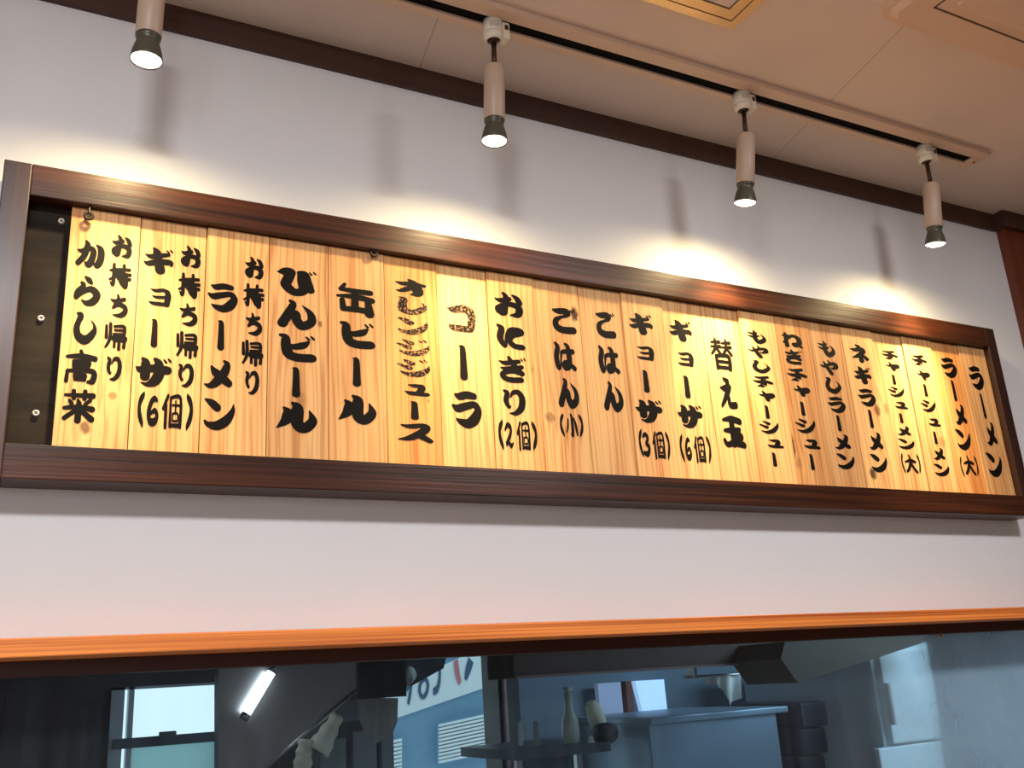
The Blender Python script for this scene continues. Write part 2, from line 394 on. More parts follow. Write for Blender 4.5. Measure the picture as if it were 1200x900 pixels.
# ------------------------------------------------------------------ room shell
ZC = 0.822      # ceiling
YW = 1.046      # face of the wall
def slab(name, p0, p1, mat, kind=True):
    bm = bm_new(); a, b = P(*p0), P(*p1); add_box(bm, a, b)
    return struct(name, bm, mat)
ZF = -EYE / S
slab('floor', (-1.6, -1.6, ZF - 0.05), (2.4, 3.0, ZF), M_floor)
slab('ceiling', (-1.6, -1.6, ZC), (2.4, 1.14, ZC + 0.05), M_ceil)
slab('wall_front', (-1.6, YW, 0.051), (2.4, YW + 0.09, ZC), M_wall)
slab('wall_counter', (-1.6, YW, ZF), (2.4, YW + 0.09, -0.32), M_wall)
slab('wall_right_side', (2.4, -1.6, ZF), (2.45, YW, ZC), M_brown)
slab('wall_rear', (-1.65, -1.65, ZF), (2.45, -1.6, ZC), M_brown)
slab('wall_left', (-1.65, -1.6, ZF), (-1.6, 3.0, ZC), M_wall)
bm = bm_new(); add_box(bm, P(-1.6, 1.040, 0.786), P(1.662, YW, ZC)); add_box(bm, P(1.662, 1.018, 0.787), P(2.4, YW, ZC), 0.003)
struct('trim_1', bm, M_cornice)                                    # moulding under the ceiling
bm = bm_new(); add_box(bm, P(1.670, 1.029, ZF), P(2.0, YW, 0.787)); struct('trim_2', bm, M_pillar)
bm = bm_new(); add_box(bm, P(-1.6, 1.013, 0.0500), P(2.4, 1.136, 0.0676), 0.002); struct('trim_3', bm, M_ledge)
bm = bm_new(); add_box(bm, P(-1.6, 1.085, 0.0345), P(2.4, 1.112, 0.0503), 0.002); struct('trim_4', bm, M_header)

# ------------------------------------------------------------------ the framed menu
frame = empty('menu_signboard', P(0.743, YW, 0.2134), 'long dark stained wooden frame on the white wall holding the row of menu boards', 'signboard')
FO = frame.location.copy()
def part(name, p0, p1, mat, parent, origin, bevel=0.0):
    bm = bm_new(); add_box(bm, P(*p0) - origin, P(*p1) - origin, bevel)
    return obj(name, bm, mat, parent)
X0, X1, Z0, Z1 = -0.0368, 1.5222, 0.2134, 0.5490
XI0, XI1, ZI0, ZI1 = -0.0107, 1.4992, 0.2479, 0.5128
part('top_rail', (XI0, 1.0, ZI1), (XI1, YW, Z1), M_frame_h, frame, FO, 0.002)
part('bottom_rail', (XI0, 1.0, Z0), (XI1, YW, ZI0), M_frame_h, frame, FO, 0.002)
part('stile', (X0, 1.0, Z0), (XI0, YW, Z1), M_frame_v, frame, FO, 0.002)
part('stile', (XI1, 1.0, Z0), (X1, YW, Z1), M_frame_v, frame, FO, 0.002)
bp = part('back_panel', (XI0, 1.0225, ZI0), (XI1, 1.040, ZI1), M_panel, frame, FO)
for px, py in ((72, 259), (48, 373), (42, 484)):
    c = at(px, py, 1.0215)
    bm = bm_new(); m = Matrix.Translation(P(*c) - FO) @ Matrix.Rotation(math.pi / 2, 4, 'X')
    add_lathe(bm, [(0.0022, 0.001), (0.0032, 0.0022), (0.0048, 0.0020), (0.0056, -0.001)], 16, m)
    sc = obj('screw', bm, M_steel_screw, bp)
    bm = bm_new(); add_lathe(bm, [(0.0001, 0.0012), (0.0024, 0.0010)], 12, m); obj('screw_head', bm, M_hole, bp)
for px, py in ((104, 253), (438, 297)):
    c = P(*at(px, py, 1.004)) - FO
    bm = bm_new()
    pts = [c + Vector((0.0062 * math.sin(a), 0.0, 0.0062 * math.cos(a))) for a in [i * 2 * math.pi / 14 + 0.25 for i in range(14)]]
    add_tube(bm, [c + Vector((0, 0, 0.024)), c + Vector((0, 0, 0.007))] + pts, 0.0026, 8)
    obj('screw_eye', bm, M_hook, frame)

# boards: (text columns, label, light, mid) ; a column is (worn?, [(char, cx, cy, w, h), ...]) measured on the photograph
TAKE = 'お持ち帰り'
B = []
def col(text, vals, worn=False, small=False):
    return (text, [tuple(v) for v in vals], worn, small)
B.append(([col('からし高菜', [(106, 298, 35, 34), (102.5, 341, 33, 37), (100, 385, 29, 39), (95.5, 429.5, 40, 42), (92.7, 476, 40, 42)]),
           col(TAKE, [(143, 289, 25, 28), (141, 323.5, 28, 31), (139.5, 358.5, 22, 29), (136, 394.5, 28, 34), (133.7, 432, 19, 30)], small=True)],
          'leftmost menu board, reading からし高菜 with small お持ち帰り beside it'))
B.append(([col('ギョーザ(6個)', [(186, 306, 36, 33), (187.5, 348.5, 27, 23), (181, 390.5, 9, 34), (180, 436, 44, 37), (165, 479.5, 9, 43), (179, 481.5, 15, 37), (201.5, 482.5, 25, 43), (222, 483, 9, 44)]),
           col(TAKE, [(223.7, 301, 24, 27), (222, 335, 27, 31), (221, 369, 22, 28), (219.5, 404.5, 27, 33), (218, 440, 19, 29)], small=True)],
          'takeaway menu board reading ギョーザ(6個) with small お持ち帰り beside it'))
B.append(([col('ラーメン', [(261, 349, 36, 36), (259, 393, 9, 36), (256, 438.5, 34, 36), (257, 486, 37, 38)]),
           col(TAKE, [(298, 314, 22, 27), (297.5, 347, 25, 30), (297.5, 380, 20, 28), (296, 414, 26, 32), (295.5, 448.5, 17, 29)], small=True)],
          'takeaway menu board reading ラーメン with small お持ち帰り beside it'))
B.append(([col('びんビール', [(348, 331, 47, 35), (348, 369, 46, 37), (349, 408, 45, 34), (347, 448, 10, 36), (348, 489, 48, 38)])], 'menu board reading びんビール in large black brush letters'))
B.append(([col('缶ビール', [(417, 352, 46, 41), (419, 393, 42, 33), (418, 436, 10, 35), (419, 480, 45, 36)])], 'menu board reading 缶ビール below a dark screw eye'))
B.append(([col('オレンジジュース', [(481.5, 337, 37, 22), (483.5, 359, 35, 22), (484, 383, 36, 21), (484, 407, 39, 22), (485, 431, 39, 23), (489, 457, 30, 15), (486, 481, 10, 22), (487, 507, 42, 24)], True)], 'orange toned menu board reading オレンジジュース in worn letters'))
B.append(([col('コーラ', [(541, 373, 34, 34), (543, 425, 10, 42), (547, 480, 36, 45)], True)], 'menu board reading コーラ with its top letter speckled and worn'))
B.append(([col('おにぎり(2個)', [(596, 357, 34, 31), (598.5, 395, 34, 30), (601, 433, 33, 33), (603, 471.5, 27, 32), (587, 509, 7, 36), (596.5, 510, 11, 31), (613.5, 511, 17, 36), (626.5, 511, 7, 35)])], 'menu board reading おにぎり(2個) in brownish black letters'))
B.append(([col('ごはん(小)', [(661, 376, 29, 32), (662, 418, 27, 35), (666, 461, 26, 37), (658.5, 498, 6, 28), (670, 498.5, 15, 29), (681, 499, 6, 28)])], 'menu board reading ごはん(小) with a dark knot beside its first letter'))
B.append(([col('ごはん', [(710, 381, 24, 32), (713.5, 422, 26, 34), (718.5, 465, 25, 37)])], 'menu board reading only ごはん, left of the ギョーザ(3個) board'))
B.append(([col('ギョーザ(3個)', [(751, 380, 29, 27), (756.5, 414, 21, 18), (757, 447, 8, 27), (761, 482, 33, 29), (751, 519, 6, 34), (757.5, 521, 10, 30), (772, 522, 16, 34), (783, 522.5, 6, 34)])], 'menu board for three dumplings reading ギョーザ(3個)'))
B.append(([col('ギョーザ(6個)', [(797.5, 388, 28, 27), (803.5, 421, 20, 18), (805, 453.5, 8, 27), (809, 488, 31, 29), (799, 525, 6, 34), (806.5, 526, 9, 28), (820, 527, 15, 33), (831, 527, 6, 33)])], 'menu board reading ギョーザ(6個) without お持ち帰り, left of the 替え玉 board'))
B.append(([col('替え玉', [(846, 415.5, 28, 40), (853, 460.5, 22, 38), (859.5, 506, 29, 39)])], 'yellow lit menu board reading just 替え玉'))
B.append(([col('もやしチャーシュー', [(886.5, 395, 23, 17), (889, 412.5, 25, 16), (892, 430, 22, 16), (894, 447, 25, 15), (899, 464.5, 20, 13), (899, 483, 6, 16), (901.5, 501, 24, 16), (908.5, 520, 20, 11), (907.5, 538.5, 6, 17)])], 'wooden menu board with nine small characters reading もやしチャーシュー'))
B.append(([col('ねぎチャーシュー', [(928, 399, 25, 19), (930.5, 418.5, 22, 19), (934, 439, 25, 17), (940, 458.5, 20, 14), (940.5, 479, 6, 17), (944, 499.5, 25, 18), (951.5, 520.5, 20, 12), (951.5, 541.5, 6, 19)])], 'menu board reading ねぎチャーシュー with a long dark knot on its left edge'))
B.append(([col('もやしラーメン', [(968.5, 409, 21, 20), (972, 431, 23, 19), (976.5, 452, 20, 20), (980.5, 474.5, 22, 20), (983, 496, 6, 19), (987, 518, 20, 19), (991.5, 541, 22, 19)])], 'wooden menu board with seven brush characters reading もやしラーメン'))
B.append(([col('ネギラーメン', [(1007, 414.5, 22, 23), (1011, 440, 22, 22), (1016, 466, 22, 22), (1020.5, 491, 6, 22), (1026, 517, 18, 22), (1030.5, 543, 21, 22)])], 'menu board reading ネギラーメン with knots at its right side and foot'))
B.append(([col('チャーシューメン(大)', [(1042.5, 416, 20, 12), (1046.5, 430, 17, 11), (1047.5, 445, 5, 12), (1050.5, 459.5, 20, 13), (1056, 475, 16, 9), (1056, 490, 5, 12), (1059, 505, 17, 12), (1062.5, 520.5, 20, 13), (1058, 542.5, 5, 25), (1067.5, 543.5, 16, 23), (1077, 543.5, 5, 23)])], 'brightly lit wooden menu board reading チャーシューメン(大)'))
B.append(([col('チャーシューメン', [(1077, 422, 19, 14), (1082.5, 440, 16, 12), (1084.5, 457.5, 5, 15), (1088, 476, 19, 15), (1095, 495, 15, 10), (1096, 513, 5, 15), (1100, 532, 15, 15), (1104, 551, 19, 15)])], 'menu board reading チャーシューメン without bracketed 大 at its foot'))
B.append(([col('ラーメン(大)', [(1112, 431, 20, 25), (1118, 458, 6, 25), (1125, 486, 16, 25), (1129.5, 515.5, 19, 25), (1127, 547, 5, 25), (1136, 545.5, 15, 24), (1144.5, 546, 5, 24)])], 'deeper orange menu board reading ラーメン(大)'))
B.append(([col('ラーメン', [(1144, 443, 19, 29), (1152, 476, 6, 30), (1161, 508.5, 15, 29), (1166, 545, 20, 29)])], 'rightmost menu board, beside the right stile reading only ラーメン'))

TONES = {5: ((0.76, 0.39, 0.13), (0.62, 0.27, 0.08)), 19: ((0.68, 0.35, 0.12), (0.54, 0.20, 0.05)), 20: ((0.66, 0.38, 0.16), (0.54, 0.25, 0.09)),
         4: ((0.74, 0.41, 0.17), (0.60, 0.28, 0.10)), 3: ((0.76, 0.45, 0.20), (0.64, 0.32, 0.12)), 15: ((0.68, 0.38, 0.16), (0.54, 0.25, 0.09)), 14: ((0.70, 0.38, 0.15), (0.54, 0.24, 0.08))}
KNOTS = {0: [(100, 501, .008, .011, .75), (132, 464, .006, .007, .55)], 3: [(375, 379.5, .004, .006, .7), (352, 470, .010, .018, .25)],
         5: [(502, 470, .003, .005, .5)], 7: [(624, 433, .003, .008, .35)], 8: [(673, 368, .009, .016, .95), (645, 489, .012, .011, .5)],
         14: [(929, 523, .007, .030, .85), (936, 543, .010, .014, .3)], 16: [(1023, 555, .011, .014, .9), (1028.5, 481, .010, .016, .75)],
         17: [(1038.5, 479, .007, .014, .5)], 18: [(1104, 518, .011, .014, .4)]}
X_START, PITCH, YB = 0.0298 * 1.0105, 0.06920 * 1.0105, 1.0105
ZB0, ZB1 = 0.2485, 0.5122
rng = random.Random(7)
for i, (cols, label) in enumerate(B):
    yb = YB + rng.choice((-0.0016, -0.0006, 0.0, 0.0008, 0.0016))
    x0, x1 = X_START + i * PITCH, X_START + (i + 1) * PITCH
    xc, zc = (x0 + x1) / 2, (ZB0 + ZB1) / 2
    org = P(xc, yb, zc)
    light, mid = TONES.get(i, ((0.80, 0.475, 0.195), (0.67, 0.325, 0.125)))
    j = 1 + rng.uniform(-0.05, 0.05)
    light = tuple(v * j for v in light); mid = tuple(v * j for v in mid)
    kl = []
    for kx, ky, rx, rz, st in KNOTS.get(i, []):
        q = P(*at(kx, ky, yb)) - org
        kl.append((q.x, q.z, rx, rz, st))
    mat = board_wood('cedar_board', light, mid, tuple(v * f for v, f in zip(mid, (0.62, 0.42, 0.30))), i * 3.7 + 1.1, kl)
    bm = bm_new()
    hw, hh = S * PITCH / 2 - 0.0007, S * (ZB1 - ZB0) / 2
    add_box(bm, (-hw, 0, -hh), (hw, S * 0.0085, hh), 0.0012)
    b = tag(obj('menu_board', bm, mat, None, org), label, 'menu board', 'wooden menu boards in the frame')
    for text, vals, worn, small in cols:
        groups = {}; run = 0; last = None; inq = False
        for n, (ch, (cx, cy, wp, hp)) in enumerate(zip(text, vals)):
            q = at(cx, cy, yb)
            e = 0.002
            def pix(v):
                d = v.dot(W_); return 600 + F * v.dot(R_) / d, 450 - F * v.dot(U_) / d
            p0 = pix(q); ph = pix(q + Vector((e, 0, 0))); pv = pix(q + Vector((0, 0, e)))
            hx, hy = (ph[0] - p0[0]) / e, (ph[1] - p0[1]) / e
            vx, vy = (pv[0] - p0[0]) / e, (p0[1] - pv[1]) / e
            sx, sy = abs(hy / hx) * 0.45, abs(vx / vy) * 0.45
            # wp = a + sy*b ; hp = b + sx*a   (a, b: extent along the board's own axes, in pixels)
            a = (wp - sy * hp) / (1 - sx * sy); bb = hp - sx * a
            gw, gh = S * a / abs(hx), S * bb / abs(vy)
            o = P(*q) - org
            isworn = worn and (len(text) > 4 and 1 <= n <= 4 or len(text) == 3 and n == 0)
            inq = inq or ch == '('
            if last is not None and (isworn, inq) != last: run += 1
            last = (isworn, inq)
            groups.setdefault((run, isworn, inq), []).append((ch, o.x, o.z, gw, gh))
        for (_, isworn, inq), items in groups.items():
            bm = bm_new()
            for ch, ox, oz, gw, gh in items:
                for poly in glyph(ch):
                    vs = [bm.verts.new((ox + x * gw, -0.0005, oz + y * gh)) for x, y in poly]
                    bm.faces.new(vs)
            bmesh.ops.remove_doubles(bm, verts=bm.verts, dist=1e-6)
            for f in bm.faces:
                f.normal_update()
                if f.normal.y > 0: f.normal_flip()
            lt = obj('small_lettering' if small else 'worn_lettering' if isworn else 'bracketed_lettering' if inq else 'lettering', bm, M_worn if isworn else M_ink, b, fix=False)
            if isworn: lt['label'] = 'speckled worn lettering'

# ------------------------------------------------------------------ track and spotlights
YT, ZT = 0.907, 0.8135
tr = empty('lighting_track', P(0.6, YT, ZC), 'beige lighting track with a black slot running along the ceiling', 'lighting track')
TO = tr.location.copy()
XT0, XT1 = -0.6, 1.438
bm = bm_new()
add_box(bm, P(XT0, 0.8775, ZT) - TO, P(XT1, 0.8975, ZC) - TO, 0.0015)
add_box(bm, P(XT0, 0.9150, ZT) - TO, P(XT1, 0.9270, ZC) - TO, 0.0015)
add_box(bm, P(XT0, 0.8975, ZT + 0.006) - TO, P(XT1, 0.9150, ZC) - TO)
obj('track_body', bm, M_track, tr)
part('slot', (XT0, 0.8980, ZT + 0.0035), (XT1 - 0.022, 0.9145, ZT + 0.0058), M_dark, tr, TO)
ec = part('end_cap', (XT1 - 0.022, 0.8978, ZT - 0.0002), (XT1, 0.9148, ZT + 0.0058), M_track, tr, TO, 0.001)
bm = bm_new(); add_lathe(bm, [(0.0001, 0), (0.0042, 0)], 12, Matrix.Translation(P(XT1 - 0.008, 0.906, ZT - 0.0006) - TO)); obj('screw_head', bm, M_hook, ec)

U = S
def spotlight(x, tilt, roll, spin, label):
    o = empty('track_spotlight', P(x, YT, ZT), label, 'spotlight', 'spotlights on the ceiling track')
    # adapter that clips into the slot, cap with window and side latch
    bm = bm_new()
    r = 0.0128 * U
    add_lathe(bm, [(r, 0.003), (r, -0.0165 * U), (r * 0.93, -0.0172 * U)], 28, None, True, True)
    add_box(bm, (r * 0.55, -0.008 * U, -0.0235 * U), (0.0205 * U, 0.008 * U, 0.001), 0.003)
    ad = obj('track_adapter', bm, M_cream, o)
    bm = bm_new()
    for a0 in (-2.35,):
        vs = []
        for zz in (-0.004 * U, -0.0135 * U):
            vs.append([bm.verts.new(((r + 0.0006) * math.cos(a0 + k * 0.14), (r + 0.0006) * math.sin(a0 + k * 0.14), zz)) for k in range(8)])
        for k in range(7): bm.faces.new((vs[0][k], vs[0][k + 1], vs[1][k + 1], vs[1][k]))
    obj('rating_sticker', bm, M_sticker, ad)
    bm = bm_new(); add_box(bm, (0.0200 * U, -0.003 * U, -0.010 * U), (0.0212 * U, 0.003 * U, -0.003 * U), 0.0005)
    add_box(bm, (0.013 * U, -0.0086 * U, -0.011 * U), (0.018 * U, -0.0078 * U, -0.004 * U), 0.0005)
    obj('latch', bm, M_stem, ad)
    bm = bm_new()
    add_lathe(bm, [(r * 0.98, -0.0172 * U), (r * 1.03, -0.0195 * U), (r * 0.98, -0.023 * U), (r * 0.86, -0.0275 * U), (r * 0.72, -0.0282 * U), (r * 0.68, -0.022 * U)], 28, None, True)
    cl = obj('swivel_collar', bm, M_cream, o)
    bm = bm_new(); add_lathe(bm, [(0.0001, -0.0245 * U), (r * 0.69, -0.0240 * U)], 20)
    add_lathe(bm, [(0.0001, -0.029 * U), (0.005 * U, -0.028 * U), (0.0062 * U, -0.024 * U)], 14)
    obj('swivel_ball', bm, M_stem, cl)
    T = Matrix.Translation((0, 0, -0.026 * U)) @ Matrix.Rotation(roll, 4, 'Y') @ Matrix.Rotation(tilt * 0.25, 4, 'X')
    bm = bm_new(); add_lathe(bm, [(0.0033 * U, 0.0), (0.0033 * U, -0.044 * U)], 14, T, True, True); 
    obj('stem', bm, M_stem, o)
    T2 = T @ Matrix.Translation((0, 0, -0.0415 * U)) @ Matrix.Rotation(tilt * 0.75, 4, 'X')
    R = 0.0134 * U
    bm = bm_new()
    add_lathe(bm, [(0.004 * U, 0.0), (R * 0.94, 0.0), (R, -0.0012 * U), (R, -0.0750 * U), (R * 0.96, -0.0756 * U), (R * 0.93, -0.0735 * U), (0.004 * U, -0.0730 * U)], 32, T2)
    obj('lamp_cylinder', bm, M_tan, o)
    bm = bm_new()
    add_lathe(bm, [(R * 0.92, -0.0735 * U), (R * 0.94, -0.0785 * U), (R * 0.84, -0.0795 * U), (R * 0.84, -0.0830 * U), (R * 0.98, -0.0880 * U), (R * 1.12, -0.0950 * U), (R * 1.21, -0.1020 * U), (R * 1.235, -0.1045 * U), (R * 1.20, -0.1052 * U), (R * 1.13, -0.1040 * U), (R * 1.08, -0.1000 * U)], 32, T2, True)
    sh = obj('bulb', bm, M_reflector, o)
    bm = bm_new()
    add_lathe(bm, [(R * 1.13, -0.1035 * U), (R * 0.95, -0.1052 * U), (R * 0.5, -0.1064 * U), (0.0002, -0.1068 * U)], 32, T2)
    obj('lens', bm, M_lens, sh)
    for nm, size, blend, watts, rad, extra in SPOTS:
        l = bpy.data.lights.new(nm, 'SPOT'); l.energy = watts; l.color = (1.0, 0.79, 0.42)
        l.spot_size = math.radians(size); l.spot_blend = blend; l.shadow_soft_size = rad
        lo = bpy.data.objects.new(nm, l); COL.objects.link(lo); lo.parent = o
        lo.matrix_local = T2 @ Matrix.Translation((0, 0, -0.1085 * U)) @ Matrix.Rotation(math.radians(extra), 4, 'X')
    return o
SPOTS = [('wide_beam', 178, 1.0, WIDE_W, 0.018, 0), ('core_beam', 55, 1.0, SPOT_W, 0.018, 10)]
D = math.radians
spotlight(0.0875, D(1), D(1.0), 0, 'track spotlight nearest the camera, above the left end of the frame')
spotlight(0.4975, D(3), D(2.0), 0, 'track spotlight above the コーラ and おにぎり boards')
spotlight(0.9110, D(10), D(2.0), 0, 'track spotlight above the 替え玉 board')
spotlight(1.3050, D(8), D(0.0), 0, 'track spotlight nearest the end of the track')

# ------------------------------------------------------------------ ceiling hatch and air conditioner
M_gold = plain('gold_aluminium', (0.72, 0.50, 0.24), 0.35, 0.5, 0.04)
M_gap = plain('dark_joint', (0.10, 0.045, 0.02), 0.7)
M_acw = plain('ivory_air_conditioner_plastic', (0.70, 0.50, 0.36), 0.5, var=0.02)
hc = atz(858, 32, ZC)
L = 0.32
hx, hy = hc.x, hc.y
ht = empty('ceiling_hatch', P(hx - L / 2, hy - L / 2, ZC), 'square ceiling access hatch with a gold double frame', 'ceiling hatch')
HO = ht.location.copy()
def ring(name, inset, wd, z0, z1, mat, parent, o):
    bm = bm_new()
    a, b = L / 2 - inset, L / 2 - inset - wd
    for (x0_, y0_, x1_, y1_) in ((-a, -a, a, -b), (-a, b, a, a), (-a, -b, -b, b), (b, -b, a, b)):
        add_box(bm, (S * x0_, S * y0_, S * z0), (S * x1_, S * y1_, S * z1))
    return obj(name, bm, mat, parent)
ring('outer_frame', 0, 0.0125, -0.004, 0.0, M_gold, ht, HO)
ring('joint', 0.0125, 0.0022, -0.001, 0.0, M_gap, ht, HO)
ring('inner_frame', 0.0147, 0.0155, -0.004, 0.0, M_gold, ht, HO)
ring('joint', 0.0302, 0.0022, -0.001, 0.0, M_gap, ht, HO)
bm = bm_new(); q = L / 2 - 0.0324; add_box(bm, (-S * q, -S * q, -S * 0.003), (S * q, S * q, 0)); obj('door_panel', bm, M_ceil, ht)

ac0 = atz(1027, 20, ZC - 0.012)
AX, AY = 0.62, 0.62
ac = empty('ceiling_air_conditioner', P(ac0.x + AX / 2, ac0.y - AY / 2, ZC), 'ivory cassette air conditioner set into the ceiling at upper right', 'air conditioner')
def rrect(bm, hx_, hy_, r, z0, z1, inset=0.0):
    pts = []
    for cx_, cy_, a0 in ((hx_ - r, hy_ - r, 0), (-hx_ + r, hy_ - r, 90), (-hx_ + r, -hy_ + r, 180), (hx_ - r, -hy_ + r, 270)):
        for k in range(7):
            a = math.radians(a0 + k * 15); pts.append((cx_ + r * math.cos(a), cy_ + r * math.sin(a)))
    lo_ = [bm.verts.new((x * (1 - inset), y * (1 - inset), z0)) for x, y in pts]; hi = [bm.verts.new((x, y, z1)) for x, y in pts]
    bm.faces.new(lo_); bm.faces.new(hi[::-1])
    n = len(pts)
    for k in range(n): bm.faces.new((lo_[k], lo_[(k + 1) % n], hi[(k + 1) % n], hi[k]))
bm = bm_new(); rrect(bm, S * AX / 2, S * AY / 2, 0.03, -S * 0.010, 0, 0.0); rrect(bm, S * AX / 2 - 0.012, S * AY / 2 - 0.012, 0.025, -S * 0.018, -S * 0.009, 0.02)
obj('face_panel', bm, M_acw, ac)
bm = bm_new()
h1, h2 = S * AX / 2 - 0.078, S * AY / 2 - 0.078
for a, b in (((-h1, h2 - 0.004), (h1, h2)), ((-h1, -h2), (h1, -h2 + 0.004)), ((-h1, -h2), (-h1 + 0.004, h2)), ((h1 - 0.004, -h2), (h1, h2))):
    add_box(bm, (a[0], a[1], -S * 0.0186), (b[0], b[1], -S * 0.0175))
obj('joint', bm, M_gap, ac)
bm = bm_new(); add_box(bm, (-h1 + 0.03, -h2 + 0.03, -S * 0.024), (h1 - 0.03, h2 - 0.03, -S * 0.0178), 0.004); gr = obj('intake_grille', bm, M_acw, ac)

# ------------------------------------------------------------------ grease-filmed pane of the kitchen hatch
def pane_mat():
    t = NT('grimy_clear_acrylic')
    tr_ = t.node('ShaderNodeBsdfTransparent', {0: (0.93, 0.97, 1.0)})
    gl = t.node('ShaderNodeBsdfGlossy', {'Color': (0.9, 0.96, 1.0), 'Roughness': 0.03})
    fr = t.node('ShaderNodeFresnel', {'IOR': 1.3})
    m1 = t.node('ShaderNodeMixShader', {0: fr.outputs[0], 1: tr_.outputs[0], 2: gl.outputs[0]})
    df = t.node('ShaderNodeBsdfTranslucent', {0: (0.62, 0.82, 0.95)})
    d2 = t.node('ShaderNodeBsdfDiffuse', {0: (0.62, 0.82, 0.95)})
    md = t.node('ShaderNodeMixShader', {0: 0.5, 1: df.outputs[0], 2: d2.outputs[0]})
    tc = t.node('ShaderNodeTexCoord').outputs['Object']
    sx = t.node('ShaderNodeSeparateXYZ', {0: tc})
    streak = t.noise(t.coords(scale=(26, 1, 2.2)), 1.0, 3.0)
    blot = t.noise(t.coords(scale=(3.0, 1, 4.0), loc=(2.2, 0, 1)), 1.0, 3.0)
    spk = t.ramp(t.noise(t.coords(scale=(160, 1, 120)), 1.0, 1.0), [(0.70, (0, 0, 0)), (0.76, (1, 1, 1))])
    # pale haze put into the film for the reflection at the right-hand end
    haze = t.ramp(t.math('MULTIPLY_ADD', blot, 0.5, t.math('MULTIPLY', t.math('SUBTRACT', sx.outputs[0], 1.35), 0.58)), [(0.55, (0, 0, 0)), (0.90, (1, 1, 1))])
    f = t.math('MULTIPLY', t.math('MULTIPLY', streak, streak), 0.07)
    f = t.math('MULTIPLY_ADD', haze, 0.42, f)
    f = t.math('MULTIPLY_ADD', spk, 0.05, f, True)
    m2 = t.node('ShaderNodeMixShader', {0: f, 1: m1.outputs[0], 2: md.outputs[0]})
    t.l.new(m2.outputs[0], t.out.inputs[0])
    return t.m
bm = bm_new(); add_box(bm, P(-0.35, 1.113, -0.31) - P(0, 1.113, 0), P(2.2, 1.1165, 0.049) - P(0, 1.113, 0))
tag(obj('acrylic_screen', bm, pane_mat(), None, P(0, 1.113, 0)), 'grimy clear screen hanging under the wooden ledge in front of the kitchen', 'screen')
# ------------------------------------------------------------------ the kitchen behind the screen
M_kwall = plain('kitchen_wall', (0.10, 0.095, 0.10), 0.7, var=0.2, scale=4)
M_kblue = plain('slate_blue_wall', (0.10, 0.15, 0.20), 0.6, var=0.15, scale=4)
M_steel = NT('brushed_steel'); M_steel = M_steel.pri(Base_Color=(0.42, 0.43, 0.44), Metallic=0.9, Roughness=0.38)
M_steelb = plain('blue_steel_panel', (0.26, 0.38, 0.50), 0.4, 0.4, 0.1, 3)
M_pale = plain('pale_enamel', (0.66, 0.80, 0.84), 0.5, 0, 0.05, 3)
M_towel = plain('cream_towel', (0.72, 0.72, 0.58), 0.9, bump=0.3, scale=60)
M_cloth = plain('grey_cloth', (0.34, 0.34, 0.32), 0.9, bump=0.3, scale=40)
M_white = plain('white_cloth', (0.70, 0.78, 0.78), 0.9)
M_alu = plain('white_window_frame', (0.62, 0.72, 0.80), 0.4)
M_bar = plain('blue_grey_bar', (0.06, 0.09, 0.13), 0.5)
M_teal = plain('grey_teal_laminate', (0.22, 0.30, 0.31), 0.5)
M_bottle = plain('pale_green_bottle', (0.50, 0.62, 0.52), 0.3)
M_redpost = plain('red_brown_kitchen_post', (0.17, 0.045, 0.03), 0.6)
M_beam = wood('brown_kitchen_beam', (0.080, 0.040, 0.028), (0.045, 0.022, 0.018), 'x', 40, 1.0, 0.6, 0.1, 9.1)
M_reflection = emit('glowing_reflection', (0.9, 0.97, 1.0), 6.0)  # glow of the light mirrored in the hood
M_frost = emit('lit_frosted_pane', (0.45, 0.68, 1.0), 0.75)
M_frost2 = emit('dim_frosted_pane', (0.30, 0.38, 0.55), 0.28)
M_sky = emit('bright_sky_behind_pane', (0.70, 0.95, 1.0), 1.0)
M_sign = plain('white_signboard', (0.80, 0.88, 0.92), 0.5)
M_bldg = plain('blue_grey_building', (0.17, 0.34, 0.50), 0.7)
M_shut = plain('white_slat', (0.85, 0.92, 0.95), 0.5)
M_navy = plain('navy_letters', (0.05, 0.11, 0.20), 0.5)
M_red = plain('faded_red_mark', (0.55, 0.20, 0.22), 0.5)
M_brass = plain('brass_clip', (0.50, 0.32, 0.10), 0.4, 0.6)
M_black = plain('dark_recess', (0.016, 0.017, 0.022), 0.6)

def W(px, py, y): return P(*at(px, py, y))
def kprism(name, pts, y, depth, mat, parent=None):
    bm = bm_new(); add_prism(bm, [W(px, py, y) for px, py in pts], (0, S * depth, 0)); return obj(name, bm, mat, parent)
def kbox(name, x0, y0, x1, y1, y, depth, mat, parent=None, bevel=0.0):
    """upright box whose front face stands at depth y behind the given spot"""
    a = at((x0 + x1) / 2, y0, y); b = at((x0 + x1) / 2, y1, y)
    l = at(x0, (y0 + y1) / 2, y); r = at(x1, (y0 + y1) / 2, y)
    bm = bm_new(); add_box(bm, P(l.x, y, b.z), P(r.x, y + depth, a.z), bevel); return obj(name, bm, mat, parent)

YK = 2.6
